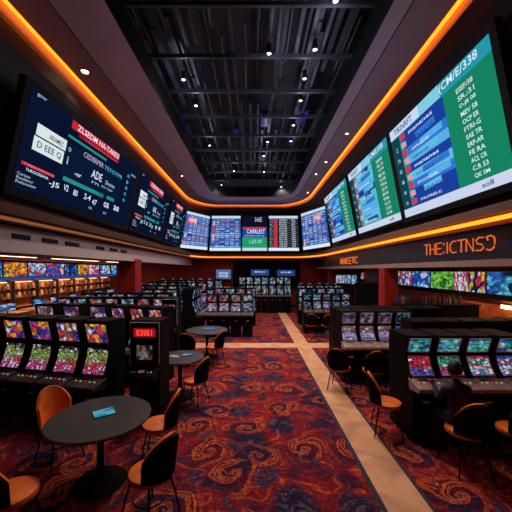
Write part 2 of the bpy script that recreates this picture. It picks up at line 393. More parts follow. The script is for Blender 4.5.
for i, (y0, y1) in enumerate(((4.95, 5.35), (5.65, 6.1), (6.35, 6.85), (7.6, 8.0), (8.3, 8.75), (9.0, 9.4))):
    b = MB(); b.box(-4.0, -3.985, y0, y1, EYE+.53, EYE+.61, M['matte'])
    for k in range(3): b.box(-3.985, -3.975, y0+.01, y1-.01, EYE+.545+.022*k, EYE+.552+.022*k, M['dchrome'])
    tag(b.build('air_vent'), '%s slim dark air vent from the left in the pale fascia' % ('first second third fourth fifth sixth'.split()[i]), 'vent', 'vents of the left fascia')
# ceiling line light left
for i, y0 in enumerate((5.4, 8.6, 11.8)):
    t = thing('linear_light', ('near', 'middle', 'far')[i]+' white line light in the low ceiling over the left gaming area', 'light', (-5.8, y0, EYE+.36), 0, 'line lights of the low left ceiling')
    b = MB(); b.box(-.09, .09, 0, 2.6, -.03, 0, M['fascia']); b.build('frame', t)
    b = MB(); b.box(-.035, .035, .03, 2.57, -.04, -.031, em((1, .72, .5), 4.0)); b.build('diffuser', t)

# ------------------------------------------------------------------ big screens
class Scr:
    """flat board with its own frame: corner bl, br, tl, tr in metres; u to the right, v up"""
    def __init__(s, label, bl, br, tl, tr, margin=.10, name='display_board', cat='display', group='display boards round the room'):
        s.c = [Vector(p) for p in (bl, br, tl, tr)]
        nn = (s.c[1]-s.c[0]).cross(s.c[2]-s.c[0]).normalized(); s.c[3] -= nn*(s.c[3]-s.c[0]).dot(nn)
        s.n = (s.c[1]-s.c[0]).cross(s.c[2]-s.c[0]).normalized()
        s.root = thing(name, label, cat, tuple((s.c[0]+s.c[1])/2), 0, group)
        s.o = s.root.location.copy()
        s.d = MB(); s.lines = []; b = MB()
        W = (s.c[1]-s.c[0]).length; Hh = (s.c[2]-s.c[0]).length; mu = margin/W; mv = margin/Hh
        q = [(-mu, -mv), (1+mu, -mv), (1+mu, 1+mv), (-mu, 1+mv)]
        fr = [s.p(u, v, -.004) for u, v in q]; bk = [s.p(u, v, -.12) for u, v in q]
        b.face(fr, M['housing']); b.face(bk[::-1], M['housing'])
        for i in range(4): j = (i+1) % 4; b.face([fr[j], fr[i], bk[i], bk[j]], M['housing'])
        b.build('bezel', s.root)
    def p(s, u, v, h=0): 
        a = s.c[0].lerp(s.c[1], u); c = s.c[2].lerp(s.c[3], u); return a.lerp(c, v)+s.n*h-s.o
    def quad(s, u0, u1, v0, v1, m, h=.002, sk=0, uv=False):
        s.d.face([s.p(u0, v0, h), s.p(u1, v0+sk, h), s.p(u1, v1+sk, h), s.p(u0, v1, h)], m, [(0, 0), (1, 0), (1, 1), (0, 1)])
    def text(s, st, u0, u1, v0, v1, m, h=.008, sk=0, it=0):
        vs, fs = text_geo(st)
        pts = [s.p(u0+(u1-u0)*(x+it*y), v0+(v1-v0)*y+sk*x, h) for x, y in vs]
        b = MB(); b.v = [tuple(p) for p in pts]; b.mid(m); b.f = list(fs); b.mi = [0]*len(fs); s.lines.append(b)
    def done(s):
        s.d.build('display', s.root)
        for b in s.lines: b.build('lettering', s.root)
NAVY = em((.0028, .0065, .026)); W1 = em((.75, .85, .95)); W2 = em((.40, .50, .65)); RED = em((.60, .02, .03)); DRED = em((.30, .012, .02)); TEAL = em((.02, .26, .24)); TEALD = em((.008, .07, .085))
CYAN = em((.06, .42, .55)); BOX = em((.70, .78, .80)); INK = em((.01, .02, .05)); GREEN = em((.008, .22, .12)); GREEN2 = em((.015, .32, .14)); SKY = em((.12, .50, .75)); PALE = em((.55, .70, .90)); LAV = em((.60, .66, .85)); BLUE = em((.01, .05, .33)); BLUE2 = em((.03, .18, .62)); LBLUE = em((.10, .42, .78)); REDB = em((.65, .04, .06)); DTEAL = em((.004, .06, .075)); BLK = em((.004, .006, .014))

def board_scores(S, lite=False):
    S.quad(0, 1, 0, 1, NAVY, 0)
    S.quad(.24, .80, .33, .72, em((.003, .010, .034)), .001)
    S.text('gonr', .03, .08, .955, .99, W2)
    S.quad(.25, .71, .89, .985, RED); S.text('ZLSEDM HA-TARESI', .29, .70, .905, .975, W1)
    S.quad(.31, .71, .845, .878, DRED); S.text('TRETOROATESACRI', .36, .69, .85, .874, em((.7, .1, .12)), .004)
    S.quad(.24, .58, .775, .805, TEAL)
    S.quad(.06, .24, .60, .72, BOX); S.text('ARAMEC', .13, .22, .625, .68, INK)
    S.quad(.055, .235, .44, .585, BOX); S.text('D EEE Q', .075, .22, .47, .55, INK)
    S.text('CEDERPER', .37, .56, .66, .725, em((.45, .42, .62))); S.text('TETOTPR', .57, .79, .66, .715, em((.08, .45, .62)))
    S.text('ADE', .465, .57, .47, .575, W1); S.text('Shone', .61, .72, .47, .53, W2); S.text('no rear', .58, .71, .41, .435, W2); S.text('rn', .48, .55, .40, .43, W2)
    S.text('o', .255, .275, .62, .67, W2); S.text('i', .26, .27, .47, .56, W2); S.text('-or', .33, .385, .39, .425, W1)
    S.quad(.26, .62, .275, .325, TEAL); S.quad(.66, .75, .285, .33, TEAL); S.text('oscar', .56, .62, .29, .315, NAVY, .004)
    S.quad(.02, .205, .255, .285, RED); S.text('TSEROEOKE', .03, .20, .258, .283, em((.8, .2, .2)), .004)
    S.text('THROCREANA', .045, .17, .205, .235, W1)
    for k, w in enumerate(('Cortoes', 'Reoltocr', 'Relseotnr')): S.text(w, .01, .075+.02*k, .14-.04*k, .17-.04*k, W2)
    for st, u0, u1, v in (('-J5', .18, .245, .14), ('V2', .275, .31, .165), ('80', .35, .385, .15), ('2-4', .44, .50, .16), ('47', .52, .565, .13), ('oa', .64, .70, .16), ('ae', .76, .83, .17)): S.text(st, u0, u1, v, v+.075, W1)
    S.text('na', .50, .53, .06, .09, W2); S.text('cr', .65, .69, .06, .09, W2)
    for k, g in enumerate('6o8Bm'): S.text(g, .855, .885, .36+.095*k, .41+.095*k, em((.10, .45, .5)))
    S.text('crn', .90, .97, .80, .83, W2)
    S.done()
def board_race(S, seed=1):
    R = random.Random(seed)
    S.quad(0, 1, 0, 1, DTEAL, 0)
    S.quad(0, .40, .89, 1, PALE, .002); S.quad(.40, .62, .89, 1, em((.22, .60, .78)), .002); S.quad(.62, 1, .885, 1, em((.02, .30, .42)), .002)
    S.text('TIRINRFT', .07, .32, .915, .975, INK)
    S.text('(CM/E/338', .62, .92, .905, .985, W1, it=.02)
    S.quad(.64, 1, .085, .885, GREEN, .003)
    S.quad(0, 1, 0, .088, LAV, .003); S.text('ao8', .80, .88, .025, .065, INK); S.text('in eno', .10, .22, .03, .055, W2)
    n = 9
    for k in range(n):
        v0 = .095+.79*k/n; v1 = v0+.79/n; c = (BLUE, LBLUE, BLUE2, em((.10, .50, .62)))[(k*3+seed) % 4] if k % 2 == 0 else (LBLUE, SKY, BLUE)[(k+seed) % 3]
        S.quad(.155, .64, v0, v1, c, .002)
        S.quad(.30+.1*R.random(), .50+.14*R.random(), v0+.02, v1-.01, (BLUE, SKY, LBLUE, BLUE2)[k % 4], .003, sk=.01)
        S.quad(.12, .17, v0, v1, em((.03, .30, .28)) if k % 2 else em((.05, .12, .3)), .003)
        S.quad(.135, .20, v0+.02, v1-.012, REDB if k % 2 == 0 else em((.7, .35, .35)), .004)
        S.text(R.choice(['SIORANE', 'DUCNOEL', 'mananes', 'PAORELC', 'ARRASTE']), .25, .25+.25*R.uniform(.7, 1.2), v0+.025, v0+.05, W1 if k % 2 == 0 else BLUE, .006)
    for k, g in enumerate(['o', '8', 'i', 'E', 'n', 'Z']): S.text(g, .05, .085, .13+.12*k, .17+.12*k, W2)
    for k, g in enumerate(['QE SM', 'C.R 53', 'ACL CR', 'FE RA', 'ERP-AR', 'SAE TR', 'FTRI-G', 'OCP ER', 'MEV 58', 'O-JB 08', 'SR.:31', 'ESEF/38'][:12]):
        S.text(g, .765-.005*k*.3, .87, .115+.0625*k, .152+.0625*k, W1)
    S.done()
def board_list(S, kind, seed):
    R = random.Random(seed)
    bg = {'blue': em((.02, .07, .30)), 'dark': BLK, 'pitch': BLK}[kind]
    S.quad(0, 1, 0, 1, bg, 0)
    if kind == 'pitch':
        S.text('36', .50, .68, .84, .96, W2); S.text('E', .70, .80, .84, .96, W2)
        S.quad(0, 1, .40, .69, BLUE); S.text('CARRLEST', .18, .92, .50, .62, W1); S.quad(.05, .95, .63, .68, REDB, .003); S.text('ternace on er', .08, .9, .42, .47, W2)
        S.quad(0, 1, .09, .40, GREEN2); S.text('L:ST-ST', .30, .80, .22, .32, em((.4, .9, .7))); S.quad(0, 1, 0, .09, LAV)
        S.done(); return
    S.quad(0, 1, .93, 1, PALE); S.quad(0, 1, 0, .09, em((.72, .82, .98)))
    n = 13
    for k in range(n):
        v0 = .11+.81*k/n; h = .81/n
        if kind == 'dark':
            S.quad(.16, .30, v0, v0+h*.8, REDB, .002); S.text(R.choice(['C:', 'T3', 'RL']), .03, .13, v0+.01, v0+h*.75, W2); S.quad(.34, 1, v0+h*.8, v0+h*.88, em((.3, .36, .45)), .002)
            for u in (.36, .50, .78): S.text(R.choice(['CFE', 'ROS', '315', 'EEC']), u, u+.12, v0+.01, v0+h*.7, W1)
        else:
            S.quad(0, 1, v0, v0+h*.5, (BLUE, BLUE2, LBLUE, em((.04, .12, .42)))[R.randrange(4)], .002)
            S.quad(.05, .13, v0+.004, v0+h*.9, (REDB, em((.7, .5, .5)), BLUE2)[R.randrange(3)], .003)
            for u in (.17, .33, .50, .66, .82):
                if R.random() < .85: S.text(R.choice(['CFE', 'ROS', '315', 'EEC', 'TAR', '86']), u, u+.12, v0+.008, v0+h*.8, (W1, W2, em((.6, .35, .5)), W1)[R.randrange(4)])
    if kind == 'blue' and seed != 5: S.quad((.08 if seed == 4 else .55), (.45 if seed == 4 else .85), .70, .86, REDB, .004); S.text('FIRE', (.12 if seed == 4 else .58), (.42 if seed == 4 else .82), .74, .84, W1, .01)
    S.done()
z = lambda v: EYE+v
S = Scr('wide navy scoreboard on the left wall nearest the viewer, with a red banner', (-3.7, 4.575, z(1.27)), (-3.7, 8.74, z(1.27)), (-3.39, 4.575, z(2.79)), (-3.35, 8.74, z(2.98)), .12); board_scores(S)
S = Scr('second navy scoreboard on the left wall, with a white box and red banner', (-3.7, 9.02, z(1.26)), (-3.72, 12.2, z(1.24)), (-3.38, 9.02, z(2.95)), (-3.38, 12.2, z(2.95)), .08); board_scores(S)
S = Scr('third and narrowest navy scoreboard on the left wall', (-3.72, 12.5, z(1.22)), (-3.75, 15.1, z(1.22)), (-3.38, 12.5, z(2.95)), (-3.36, 15.1, z(3.03)), .08); board_scores(S)
S = Scr('bright blue list board in the back left corner', (-3.91, 15.9, z(1.19)), (-2.91, 18.6, z(1.24)), (-3.47, 15.6, z(3.07)), (-2.76, 17.9, z(3.22)), .06); board_list(S, 'blue', 4)
def back(lb, p0, p1, q0, q1, kind, sd):
    d0, d1 = 18.75, 18.2
    X = lambda px, d: (px-254)*d/300
    S = Scr(lb, (X(p0, d0), d0, z(1.2)), (X(p1, d0), d0, z(1.2)), (X(q0, d1), d1, z(3.28)), (X(q1, d1), d1, z(3.28)), .03); board_list(S, kind, sd)
back('bright blue list board on the back wall, left of the green one', 209.5, 240.6, 212, 240.6, 'blue', 5)
back('back wall board with a green field below a dark top', 242.2, 267.0, 242.2, 267.0, 'pitch', 6)
back('black and red list board on the back wall, right of the green one', 268.6, 299.0, 268.9, 297.7, 'dark', 7)
S = Scr('bright blue list board with red patch in the back right corner', (3.06, 18.6, z(1.24)), (3.86, 15.2, z(1.22)), (2.8, 17.9, z(3.34)), (3.41, 14.9, z(3.16)), .06); board_list(S, 'blue', 8)
for lb, y1, y0, sd, mg in (('green and blue race board on the right wall, farthest of three', 14.1, 10.85, 2, .07), ('green and blue race board in the middle of the right wall', 10.54, 7.51, 3, .07), ('largest green and blue race board, nearest on the right wall', 7.31, 4.22, 4, .12)):
    S = Scr(lb, (3.7, y1, z(1.27)), (3.7, y0, z(1.27)), (3.3, y1, z(3.33)), (3.3, y0, z(3.33)), mg); board_race(S, sd)

# ------------------------------------------------------------------ small wall displays
def pic_mat(pal, k=1.0, nx=7, ny=4, sw=3.0): return screen_mat(pal, nx, ny, k*1.1, sw, .3)
def wall_display(lb, p0, p1, mat, group, rot=None):
    """p0 = bottom left, p1 = bottom right seen from the room; z given; height from p0"""
    (x0, y0, z0, h), (x1, y1) = p0, p1
    S = Scr(lb, (x0, y0, z0), (x1, y1, z0), (x0, y0, z0+h), (x1, y1, z0+h), .03, 'wall_monitor', 'monitor', group)
    S.quad(0, 1, 0, 1, mat, 0); S.done()
OR = (.9, .30, .02); YE = (.9, .6, .05); BL = (.02, .12, .7); CY = (.1, .6, .9); WH = (.85, .85, .95); RD = (.8, .05, .06); MG = (.7, .05, .4); GR = (.15, .65, .05); DK = (.01, .015, .06); PU = (.2, .05, .5); TE = (.03, .5, .45)
xs = -9.0
def dL(px): return -xs*300/(254-px)
for px0, px1, pal, lb in ((-22, 2, [BL, CY, PU], 'blue and violet monitor at the far left end of the left betting row'), (4, 27, [OR, YE, OR, RD], 'orange and yellow monitor in the left betting row'), (28.5, 46, [CY, WH, BL, RD], 'pale blue and white monitor right of the orange one in the left betting row'), (46.8, 64, [RD, WH, BL, RD], 'red and white monitor in the left betting row'), (65, 77, [BL, DK, CY], 'dark blue monitor in the left betting row'), (78, 88.5, [YE, OR, YE, RD], 'yellow monitor in the middle of the left betting row'), (89, 99, [RD, WH, MG], 'small red and white monitor right of the yellow one'), (100.5, 110, [WH, TE, BL], 'small teal and white monitor in the left betting row'), (111.5, 120, [BL, CY, WH], 'small blue monitor next to the left red column'), (141, 161, [BL, CY, WH], 'bright blue monitor row seen right of the left red column')):
    wall_display(lb, (xs, dL(px0), z(-.24), .52), (xs, dL(px1)), pic_mat(pal, 1.3), 'monitors above the left betting counters')
b = MB(); b.box(-9.06, -8.97, 8.6, 19.5, z(-.38), z(-.27), em((.03, .10, .55), .6)); tag(b.build('light_strip'), 'blue glowing strip under the monitors of the left betting row', 'light')
xr_ = 6.98
def dR(px): return xr_*300/(px-254)
b = MB(); b.box(7.0, 7.1, 5.0, 17.0, z(-.86), z(.06), M['matte']); struct(b, 'trim_8', 'black board behind the right monitors')
for px0, px1, pal, lb in ((389, 400, [OR, BL, WH], 'small orange and blue monitor at the left end of the right display row'), (400.5, 412, [RD, BL, WH], 'red and blue monitor in the right display row'), (412.5, 430, [BL, CY, WH, BL], 'wide blue and white monitor in the right display row'), (431, 453, [GR, (.3, .8, .1), (.02, .25, .02)], 'bright green monitor in the right display row'), (453.5, 468, [(.9, .15, .35), WH, RD], 'pink and white monitor in the right display row'), (468.5, 485, [YE, WH, RD, DK], 'yellow and white monitor in the right display row'), (487, 545, [(.03, .15, .6), (.05, .3, .8), DK, CY], 'large deep blue monitor at the right end of the right display row')):
    wall_display(lb, (xr_, dR(px0), z(-.70), .64), (xr_, dR(px1)), pic_mat(pal, 1.15), 'monitors along the right wall')
# displays that face the viewer
def xy(px, d): return (px-254)*d/300
def fz(py, d): return EYE-(py-270)*d/300
def face_display(lb, px0, px1, py0, py1, d, mat, group, txt=None):
    h = (py1-py0)*d/300
    S = Scr(lb, (xy(px0, d), d, fz(py1, d)), (xy(px1, d), d, fz(py1, d)), (xy(px0, d), d, fz(py0, d)), (xy(px1, d), d, fz(py0, d)), .05, 'wall_monitor', 'monitor', group)
    S.quad(0, 1, 0, 1, mat, 0)
    if txt:
        for i, t_ in enumerate(txt): S.text(t_, .2, .8, .5-.3*i, .72-.3*i, W1)
    S.done()
face_display('pale blue monitor on the back wall left of the black panel', 216, 231, 269.5, 279, 19.3, em((.08, .14, .30)), 'monitors of the back wall', ['SEAEI', 'NACER'])
face_display('dark blue monitor on the back wall above the left of the silver machines', 251, 269, 269.5, 275.5, 19.3, em((.015, .06, .25)), 'monitors of the back wall', ['MOSLO'])
face_display('dark blue monitor on the back wall above the right of the silver machines', 277, 295, 270, 276, 19.3, em((.015, .05, .22)), 'monitors of the back wall', ['OE'])
b = MB(); d = 19.35; b.box(xy(213, d), xy(232, d), 18.9, 19.45, 0, fz(285, d), M['matte']); b.box(xy(214, d), xy(231, d), 18.85, 18.9, fz(292, d), fz(286, d), em((.5, .12, .02), .5)); tag(b.build('service_counter'), 'low counter with orange front under the back wall monitor', 'counter')
face_display('pale monitor on the far right back wall, left one', 336, 347, 275, 283, 19.4, pic_mat([WH, CY, MG], 1.0), 'far right monitors')
face_display('pale monitor on the far right back wall, right one', 347.6, 357, 275, 284, 19.4, pic_mat([CY, WH, BL], 1.0), 'far right monitors')
face_display('orange lit monitor beside the right red column', 361, 369, 272.5, 279, 19.4, pic_mat([OR, RD, WH], .8), 'far right monitors')

# ------------------------------------------------------------------ orange signs on the right fascia
ORS = em((.85, .16, .03), .9)
GL = {'T': [[(0, 1), (1, 1)], [(.5, 1), (.5, 0)]], 'H': [[(0, 1), (0, 0)], [(.9, 1), (.9, 0)], [(0, .5), (.9, .5)]], 'E': [[(.9, 1), (0, 1), (0, 0), (.9, 0)], [(0, .5), (.75, .5)]],
      ':': [[(.3, .95), (.35, .75)], [(.2, .2), (.35, .05)]], 'I': [[(.4, 1), (.4, 0)]], 'C': [[(.95, .95), (.5, 1), (.1, .8), (0, .5), (.1, .2), (.5, 0), (.95, .05)]],
      'N': [[(0, 0), (0, 1), (.9, 0), (.9, 1)]], 'S': [[(.95, .95), (.4, 1), (.05, .8), (.2, .55), (.75, .45), (.95, .2), (.6, 0), (0, .05)]],
      'O': [[(.1, .95), (.55, 1.03), (.95, .85), (1.0, .5), (.9, .15), (.5, -.03), (.1, .05)], [(.1, .95), (.25, .7)]], 'B': [[(0, 0), (0, 1), (.7, .95), (.75, .6), (0, .5), (.85, .4), (.85, .05), (0, 0)]], 'M': [[(0, 0), (0, 1), (.45, .4), (.9, 1), (.9, 0)]]}
def sign(st, ya, yb, z0, h, label, r):
    t = thing('neon_sign', label, 'sign', (3.97, (ya+yb)/2, z0), 0, None)
    wid = [.45 if c in ':I' else 1 for c in st]; w0 = (ya-yb)/sum(wid); pos = 0
    for i, ch in enumerate(st):
        w = w0*wid[i]
        b = MB()
        for pl in GL[ch]:
            pts = [(0, (ya-(pos+(.10+.84*u)*wid[i])*w0)-(ya+yb)/2, v*h) for u, v in pl]; b.tube(pts, r, ORS, 6)
        b.build('letter', t); pos += wid[i]
sign('THE:ICTNSO', 7.02, 4.93, z(.34), .235, 'orange glowing sign with thin capital letters on the right fascia', .013)
sign('NBIEETC', 13.8, 11.5, z(.27), .24, 'small orange glowing sign on the fascia beyond the right red column', .022)

# ------------------------------------------------------------------ slot machines
def crv(zd, H):
    k = lambda q: zd+.04+(q-.78)/(1.58-.78)*(H-.02-zd-.04)
    ctl = [(-.10, 1.58), (-.062, 1.42), (-.025, 1.25), (-.04, 1.08), (-.10, .90), (-.17, .78)]
    ctl = [(y, k(q)) for y, q in ctl]; out = []
    P = [ctl[0]]+ctl+[ctl[-1]]
    for i in range(1, len(P)-2):
        for s in range(4):
            t = s/4
            out.append(tuple(.5*(2*P[i][a]+(P[i+1][a]-P[i-1][a])*t+(2*P[i-1][a]-5*P[i][a]+4*P[i+1][a]-P[i+2][a])*t*t+(-P[i-1][a]+3*P[i][a]-3*P[i+1][a]+P[i+2][a])*t**3) for a in (0, 1)))
    out.append(ctl[-1]); return out      # 21 points top to bottom
def make_slot(label, um, lm, H=1.6, zd=.74, w=.44, dw=None, back=.33, group=None, chrome=False, topper=False, loc=(0, 0, 0), rz=0):
    t = thing('slot_machine', label, 'slot machine', loc, rz, group)
    c = crv(zd, H); hw = w/2; dw = (dw or w)/2
    prof = [(back, 0), (back, H-.03), (back-.03, H), (-.08, H)]+[(y+.02, q) for y, q in c]+[(-.19, zd-.05), (-.22, zd-.16), (-.22, 0)]
    b = MB(); b.prism(prof, -hw+.02, hw-.02, M['black']); b.build('cabinet', t)
    for s in (-1, 1):
        b = MB(); pf = [(back-.01, H-.02), (-.09, H+.01)]+[(y-.02, q) for y, q in c]+[(-.15, zd-.10), (back-.01, zd-.10)]
        x = s*(hw-.012); b.prism(pf, x-.012, x+.012, M['matte'])
        b.tube([(x, y-.024, q) for y, q in c], .005, M['dchrome'], 5); b.build('side_panel', t)
    def disp(i0, i1, m, nm, ww):
        rows = [[(-ww+2*ww*k/4, c[i][0]-.006, c[i][1]) for k in range(5)] for i in range(i1, i0-1, -1)]
        b = MB(); b.grid(rows, m, uv=True); o = b.build(nm, t)
        b = MB(); pts = [(-ww, c[i][0]-.008, c[i][1]) for i in range(i0, i1+1)]+[(ww, c[i][0]-.008, c[i][1]) for i in range(i1, i0-1, -1)]
        b.tube(pts, .008 if chrome else .004, M['chrome'] if chrome else M['dchrome'], 5, closed=True); b.build('screen_frame', o)
    disp(1, 8, um, 'upper_display', hw-.045); disp(10, 19, lm, 'lower_display', hw-.04)
    b = MB(); b.prism([(-.15, zd+.03), (-.40, zd-.02), (-.44, zd-.035), (-.45, zd-.08), (-.40, zd-.10), (-.18, zd-.12)], -dw+.004, dw-.004, M['deck2'] if chrome else M['deck']); dk = b.build('button_deck', t, bevel=.006)
    b = MB()
    for k in range(5):
        x = -dw*.62+k*dw*.31; b.lathe([(.0, 0), (.018, 0), (.016, .012), (.0001, .015)], (em((.5, .35, .15), .5), em((.6, .6, .65), .4), em((.5, .06, .08), .5))[k % 3], 8, (x, -.30, zd+.0))
    b.box(-dw*.5, dw*.3, -.24, -.20, zd+.006, zd+.02, M['dchrome']); b.build('buttons', dk)
    b = MB(); b.box(-hw+.06, hw-.06, -.232, -.22, .12, zd-.22, M['black']); b.box(-.05, .05, -.245, -.232, zd-.30, zd-.27, M['chrome']); b.build('belly_door', t)
    if topper:
        b = MB(); b.prism([(-.06, H), (-.02, H+.09), (.03, H+.09), (.05, H)], -hw*.6, hw*.6, M['black']); tp = b.build('topper', t, bevel=.01)
        b = MB(); b.face([(-hw*.5, -.062+.008, H+.012), (hw*.5, -.054, H+.012), (hw*.5, -.028, H+.078), (-hw*.5, -.028, H+.078)], topper, [(0, 0), (1, 0), (1, 1), (0, 1)]); b.build('topper_panel', tp)
    return t
GRN = (.25, .65, .10); PNK = (.9, .12, .45)
u_gold = [screen_mat([OR, (.05, .03, .5), YE, (.1, .05, .6), RD, WH], 2.2, 2, 1.15, 1.6, .5) for _ in range(1)]
L_low = NT('game_screen')
def banded(bands, nx=9, ny=9, k=1.1, dark=.2):
    """lower screens: symbol rows whose colours change from top to bottom of the screen"""
    t = NT('game_screen'); uv = t.n('ShaderNodeTexCoord').outputs['UV']; rnd = t.n('ShaderNodeObjectInfo').outputs['Random']
    off = t.n('ShaderNodeCombineXYZ', {0: t.math('MULTIPLY', rnd, 61.0), 1: t.math('MULTIPLY', rnd, 23.0)}).outputs[0]
    p = t.n('ShaderNodeVectorMath', {0: uv, 1: (nx, ny, 1), 2: off}, operation='MULTIPLY_ADD').outputs[0]
    v = t.n('ShaderNodeTexVoronoi', {'Vector': p, 'Scale': 1.0, 'Randomness': .35}, voronoi_dimensions='2D', distance='CHEBYCHEV')
    col = t.n('ShaderNodeSeparateColor', {0: v.outputs['Color']})
    y = t.n('ShaderNodeSeparateXYZ', {0: uv}).outputs[1]
    y = t.math('ADD', y, t.math('MULTIPLY', t.math('SUBTRACT', col.outputs[0], .5), .22))
    n = len(bands); c = t.ramp(y, [((i+.3)/n, bands[i]) for i in range(n)])
    c = t.mix(t.math('GREATER_THAN', col.outputs[1], .78), c, (.85, .8, .9))
    f = t.n('ShaderNodeTexNoise', {'Vector': p, 'Scale': 1.7, 'Detail': 2.0}).outputs[0]
    g = t.math('MULTIPLY', t.math('MULTIPLY', t.math('SUBTRACT', f, .35), 5.0, clamp=True), t.math('MULTIPLY', t.math('SUBTRACT', .50, v.outputs['Distance']), 5.0, clamp=True))
    g = t.math('MULTIPLY', g, t.math('ADD', .25, t.math('MULTIPLY', col.outputs[2], .9)), clamp=True)
    return t.emit(t.mix(t.math('ADD', t.math('MULTIPLY', g, 1-dark), dark*.3), (.006, .003, .015), c), k)
low_l = banded([MG, PNK, RD, (.6, .25, .1), GRN, (.5, .5, .05), (.03, .03, .02)], 10, 11)
low_red = banded([PU, (.2, .2, .8), BL, RD, RD, RD, (.5, .02, .05)], 5, 8); low_green = banded([(.3, .2, .8), PNK, RD, (.05, .6, .2), (.05, .7, .3), (.02, .1, .1)], 5, 8); low_teal = banded([(.2, .2, .8), (.1, .5, .8), WH, RD, (.1, .5, .3), TE, RD], 5, 8); low_blue = banded([(.15, .2, .8), (.2, .4, .9), WH, (.1, .2, .8), (.7, .1, .1), BL], 5, 8)
up_teal = screen_mat([TE, (.05, .3, .4), CY, (.1, .5, .3), (.05, .05, .4), (.3, .7, .7)], 5, 6, 1.1, 1.8, .35)
up_blue = screen_mat([BL, (.05, .2, .7), TE, (.1, .1, .5), WH], 3, 2.5, .8, 1.0, .4)
up_g1 = screen_mat([OR, (.04, .03, .45), (.9, .45, .03), (.1, .05, .6), RD, WH, (.03, .03, .3)], 5, 4, 1.25, 3.2, .35)
up_g2 = screen_mat([RD, (.5, .1, .03), (.9, .35, .1), (.04, .03, .4), WH, (.2, .03, .05)], 6, 4, 1.2, 2.5, .35)
up_pale = screen_mat([WH, (.6, .2, .2), (.5, .5, .75), (.3, .06, .1), (.06, .05, .3)], 4, 3, .8, .6, .35)
up_sil = screen_mat([(.4, .7, .9), (.02, .05, .12), WH, (.2, .4, .55), (.55, .35, .2), (.05, .1, .2)], 3, 3, .9, .8, .35)
low_sil = screen_mat([(.4, .7, .9), (.02, .05, .12), WH, (.1, .3, .6), (.5, .2, .25), (.05, .1, .2)], 4, 4, .75, 0, .35)
low_pv = banded([(.5, .15, .6), (.25, .15, .7), WH, (.5, .3, .8), (.1, .05, .2), (.6, .2, .1)], 4, 6, 1.0, .5)
up_lil = screen_mat([(.5, .35, .6), (.08, .05, .12), (.3, .2, .4), (.6, .45, .6)], 3, 3, .6, .5, .3)
up_rb = screen_mat([RD, (.6, .25, .2), (.05, .04, .1), (.5, .5, .6)], 3, 3, .8, .5, .4)
up_tl2 = screen_mat([(.05, .3, .45), (.1, .5, .65), DK, (.1, .15, .4), (.4, .5, .6)], 3, 3, .6, .5, .3)
low_tl2 = screen_mat([(.05, .3, .5), (.15, .6, .7), DK, (.3, .15, .5), (.6, .4, .5), DK], 4, 4, .6, 0, .3)

def rowdir(rz): return math.cos(rz), math.sin(rz)
# front row on the left
rz = math.radians(-12.8)
for k, (nm, um) in enumerate((('rightmost', up_g1), ('second from the right', up_g2), ('third from the right', up_g1), ('fourth from the right', up_g1), ('at the photo edge', up_g2))):
    make_slot('black slot machine %s in the nearest left row, orange upper screen' % nm, um, low_l, 1.6, .72, .47, .52, group='nearest left row of slot machines', loc=(-2.47-.53*k, 4.80+.12*k, 0), rz=rz)
# nearest right row
R1x = 2.38
for k, (nm, um, lm) in enumerate((('leftmost in the nearest right row, with red lower screen', up_teal, low_red), ('second in the nearest right row, before the seated person', up_teal, low_green), ('third from the left in the nearest right row', up_teal, low_teal), ('fourth from the left in the nearest right row, with blue screens', up_blue, low_blue))):
    make_slot('black slot machine '+nm, um, lm, 1.455, .86, .40, .427, .48, 'nearest right row of slot machines', True, loc=(R1x+.427*k, 4.38, 0))
for k, (nm, lm) in enumerate((('leftmost', low_pv), ('second', low_pv), ('third', low_pv), ('fourth', low_tl2))):
    make_slot('black slot machine, %s from the left in the middle right row beside the walkway' % nm if k else 'black slot machine, leftmost in the middle right row beside the walkway', up_lil if k < 3 else up_tl2, lm, 1.5, .84, .37, .395, .40, 'middle right row of slot machines', True, loc=(2.07+.395*k, 6.62, 0))
# row in front of the cross path
for k, nm in enumerate(('leftmost', 'second from the left', 'third from the left', 'rightmost')):
    make_slot('slot machine %s in the short row left of the walkway' % nm, up_rb if k < 3 else up_sil, low_pv if k < 3 else low_sil, 1.52, .86, .40, .435, group='short row left of the walkway', loc=(-1.53+.435*k, 11.0, 0))
protoA = make_slot('slot machine leftmost in the second left row, with pale red screen', up_pale, low_tl2, 1.6, .72, .46, topper=False, group='second left row of slot machines', loc=(-4.88, 7.1, 0), rz=-.08)
protoB = make_slot('slot machine fourth from the left in the second left row', up_g2, low_tl2, 1.6, .72, .42, group='second left row of slot machines', loc=(-3.02, 6.78, 0), rz=-.35)
dup(protoA, (-4.24, 7.05, 0), -.08, 'slot machine second from the left in the second left row'); dup(protoA, (-3.6, 7.0, 0), -.08, 'slot machine third from the left in the second left row')
dup(protoB, (-2.54, 6.62, 0), -.35, 'slot machine second from the right in the second left row'); dup(protoB, (-2.08, 6.46, 0), -.35, 'slot machine rightmost in the second left row, behind the upright one')
protoC = None
ords = ['leftmost', 'second', 'third', 'fourth', 'fifth', 'sixth', 'seventh', 'eighth']
def slot_row(x0, dx, n, y, rowname, mats, H=1.6, zd=.74, w=.42, rz=0, dy=0, top=None, skip=()):
    protos = []
    for k in range(n):
        if k in skip: continue
        lb = 'slot machine %s in %s' % (ords[k] if k == 0 else ords[k]+' from the left', rowname)
        i = k % len(mats)
        loc = (x0+dx*k, y+dy*k, 0)
        if i >= len(protos): protos.append(make_slot(lb, mats[i][0], mats[i][1], H, zd, w, group=rowname, topper=top, loc=loc, rz=rz))
        else: dup(protos[i], loc, rz, lb)
mixL = [(up_pale, low_tl2), (up_sil, low_sil), (up_rb, low_pv)]
mixS = [(up_sil, low_sil), (up_tl2, low_tl2), (up_pale, low_sil)]
tpm = screen_mat([WH, (.5, .5, .6), DK, (.6, .3, .2)], 3, 1.5, .6, .5, .3)
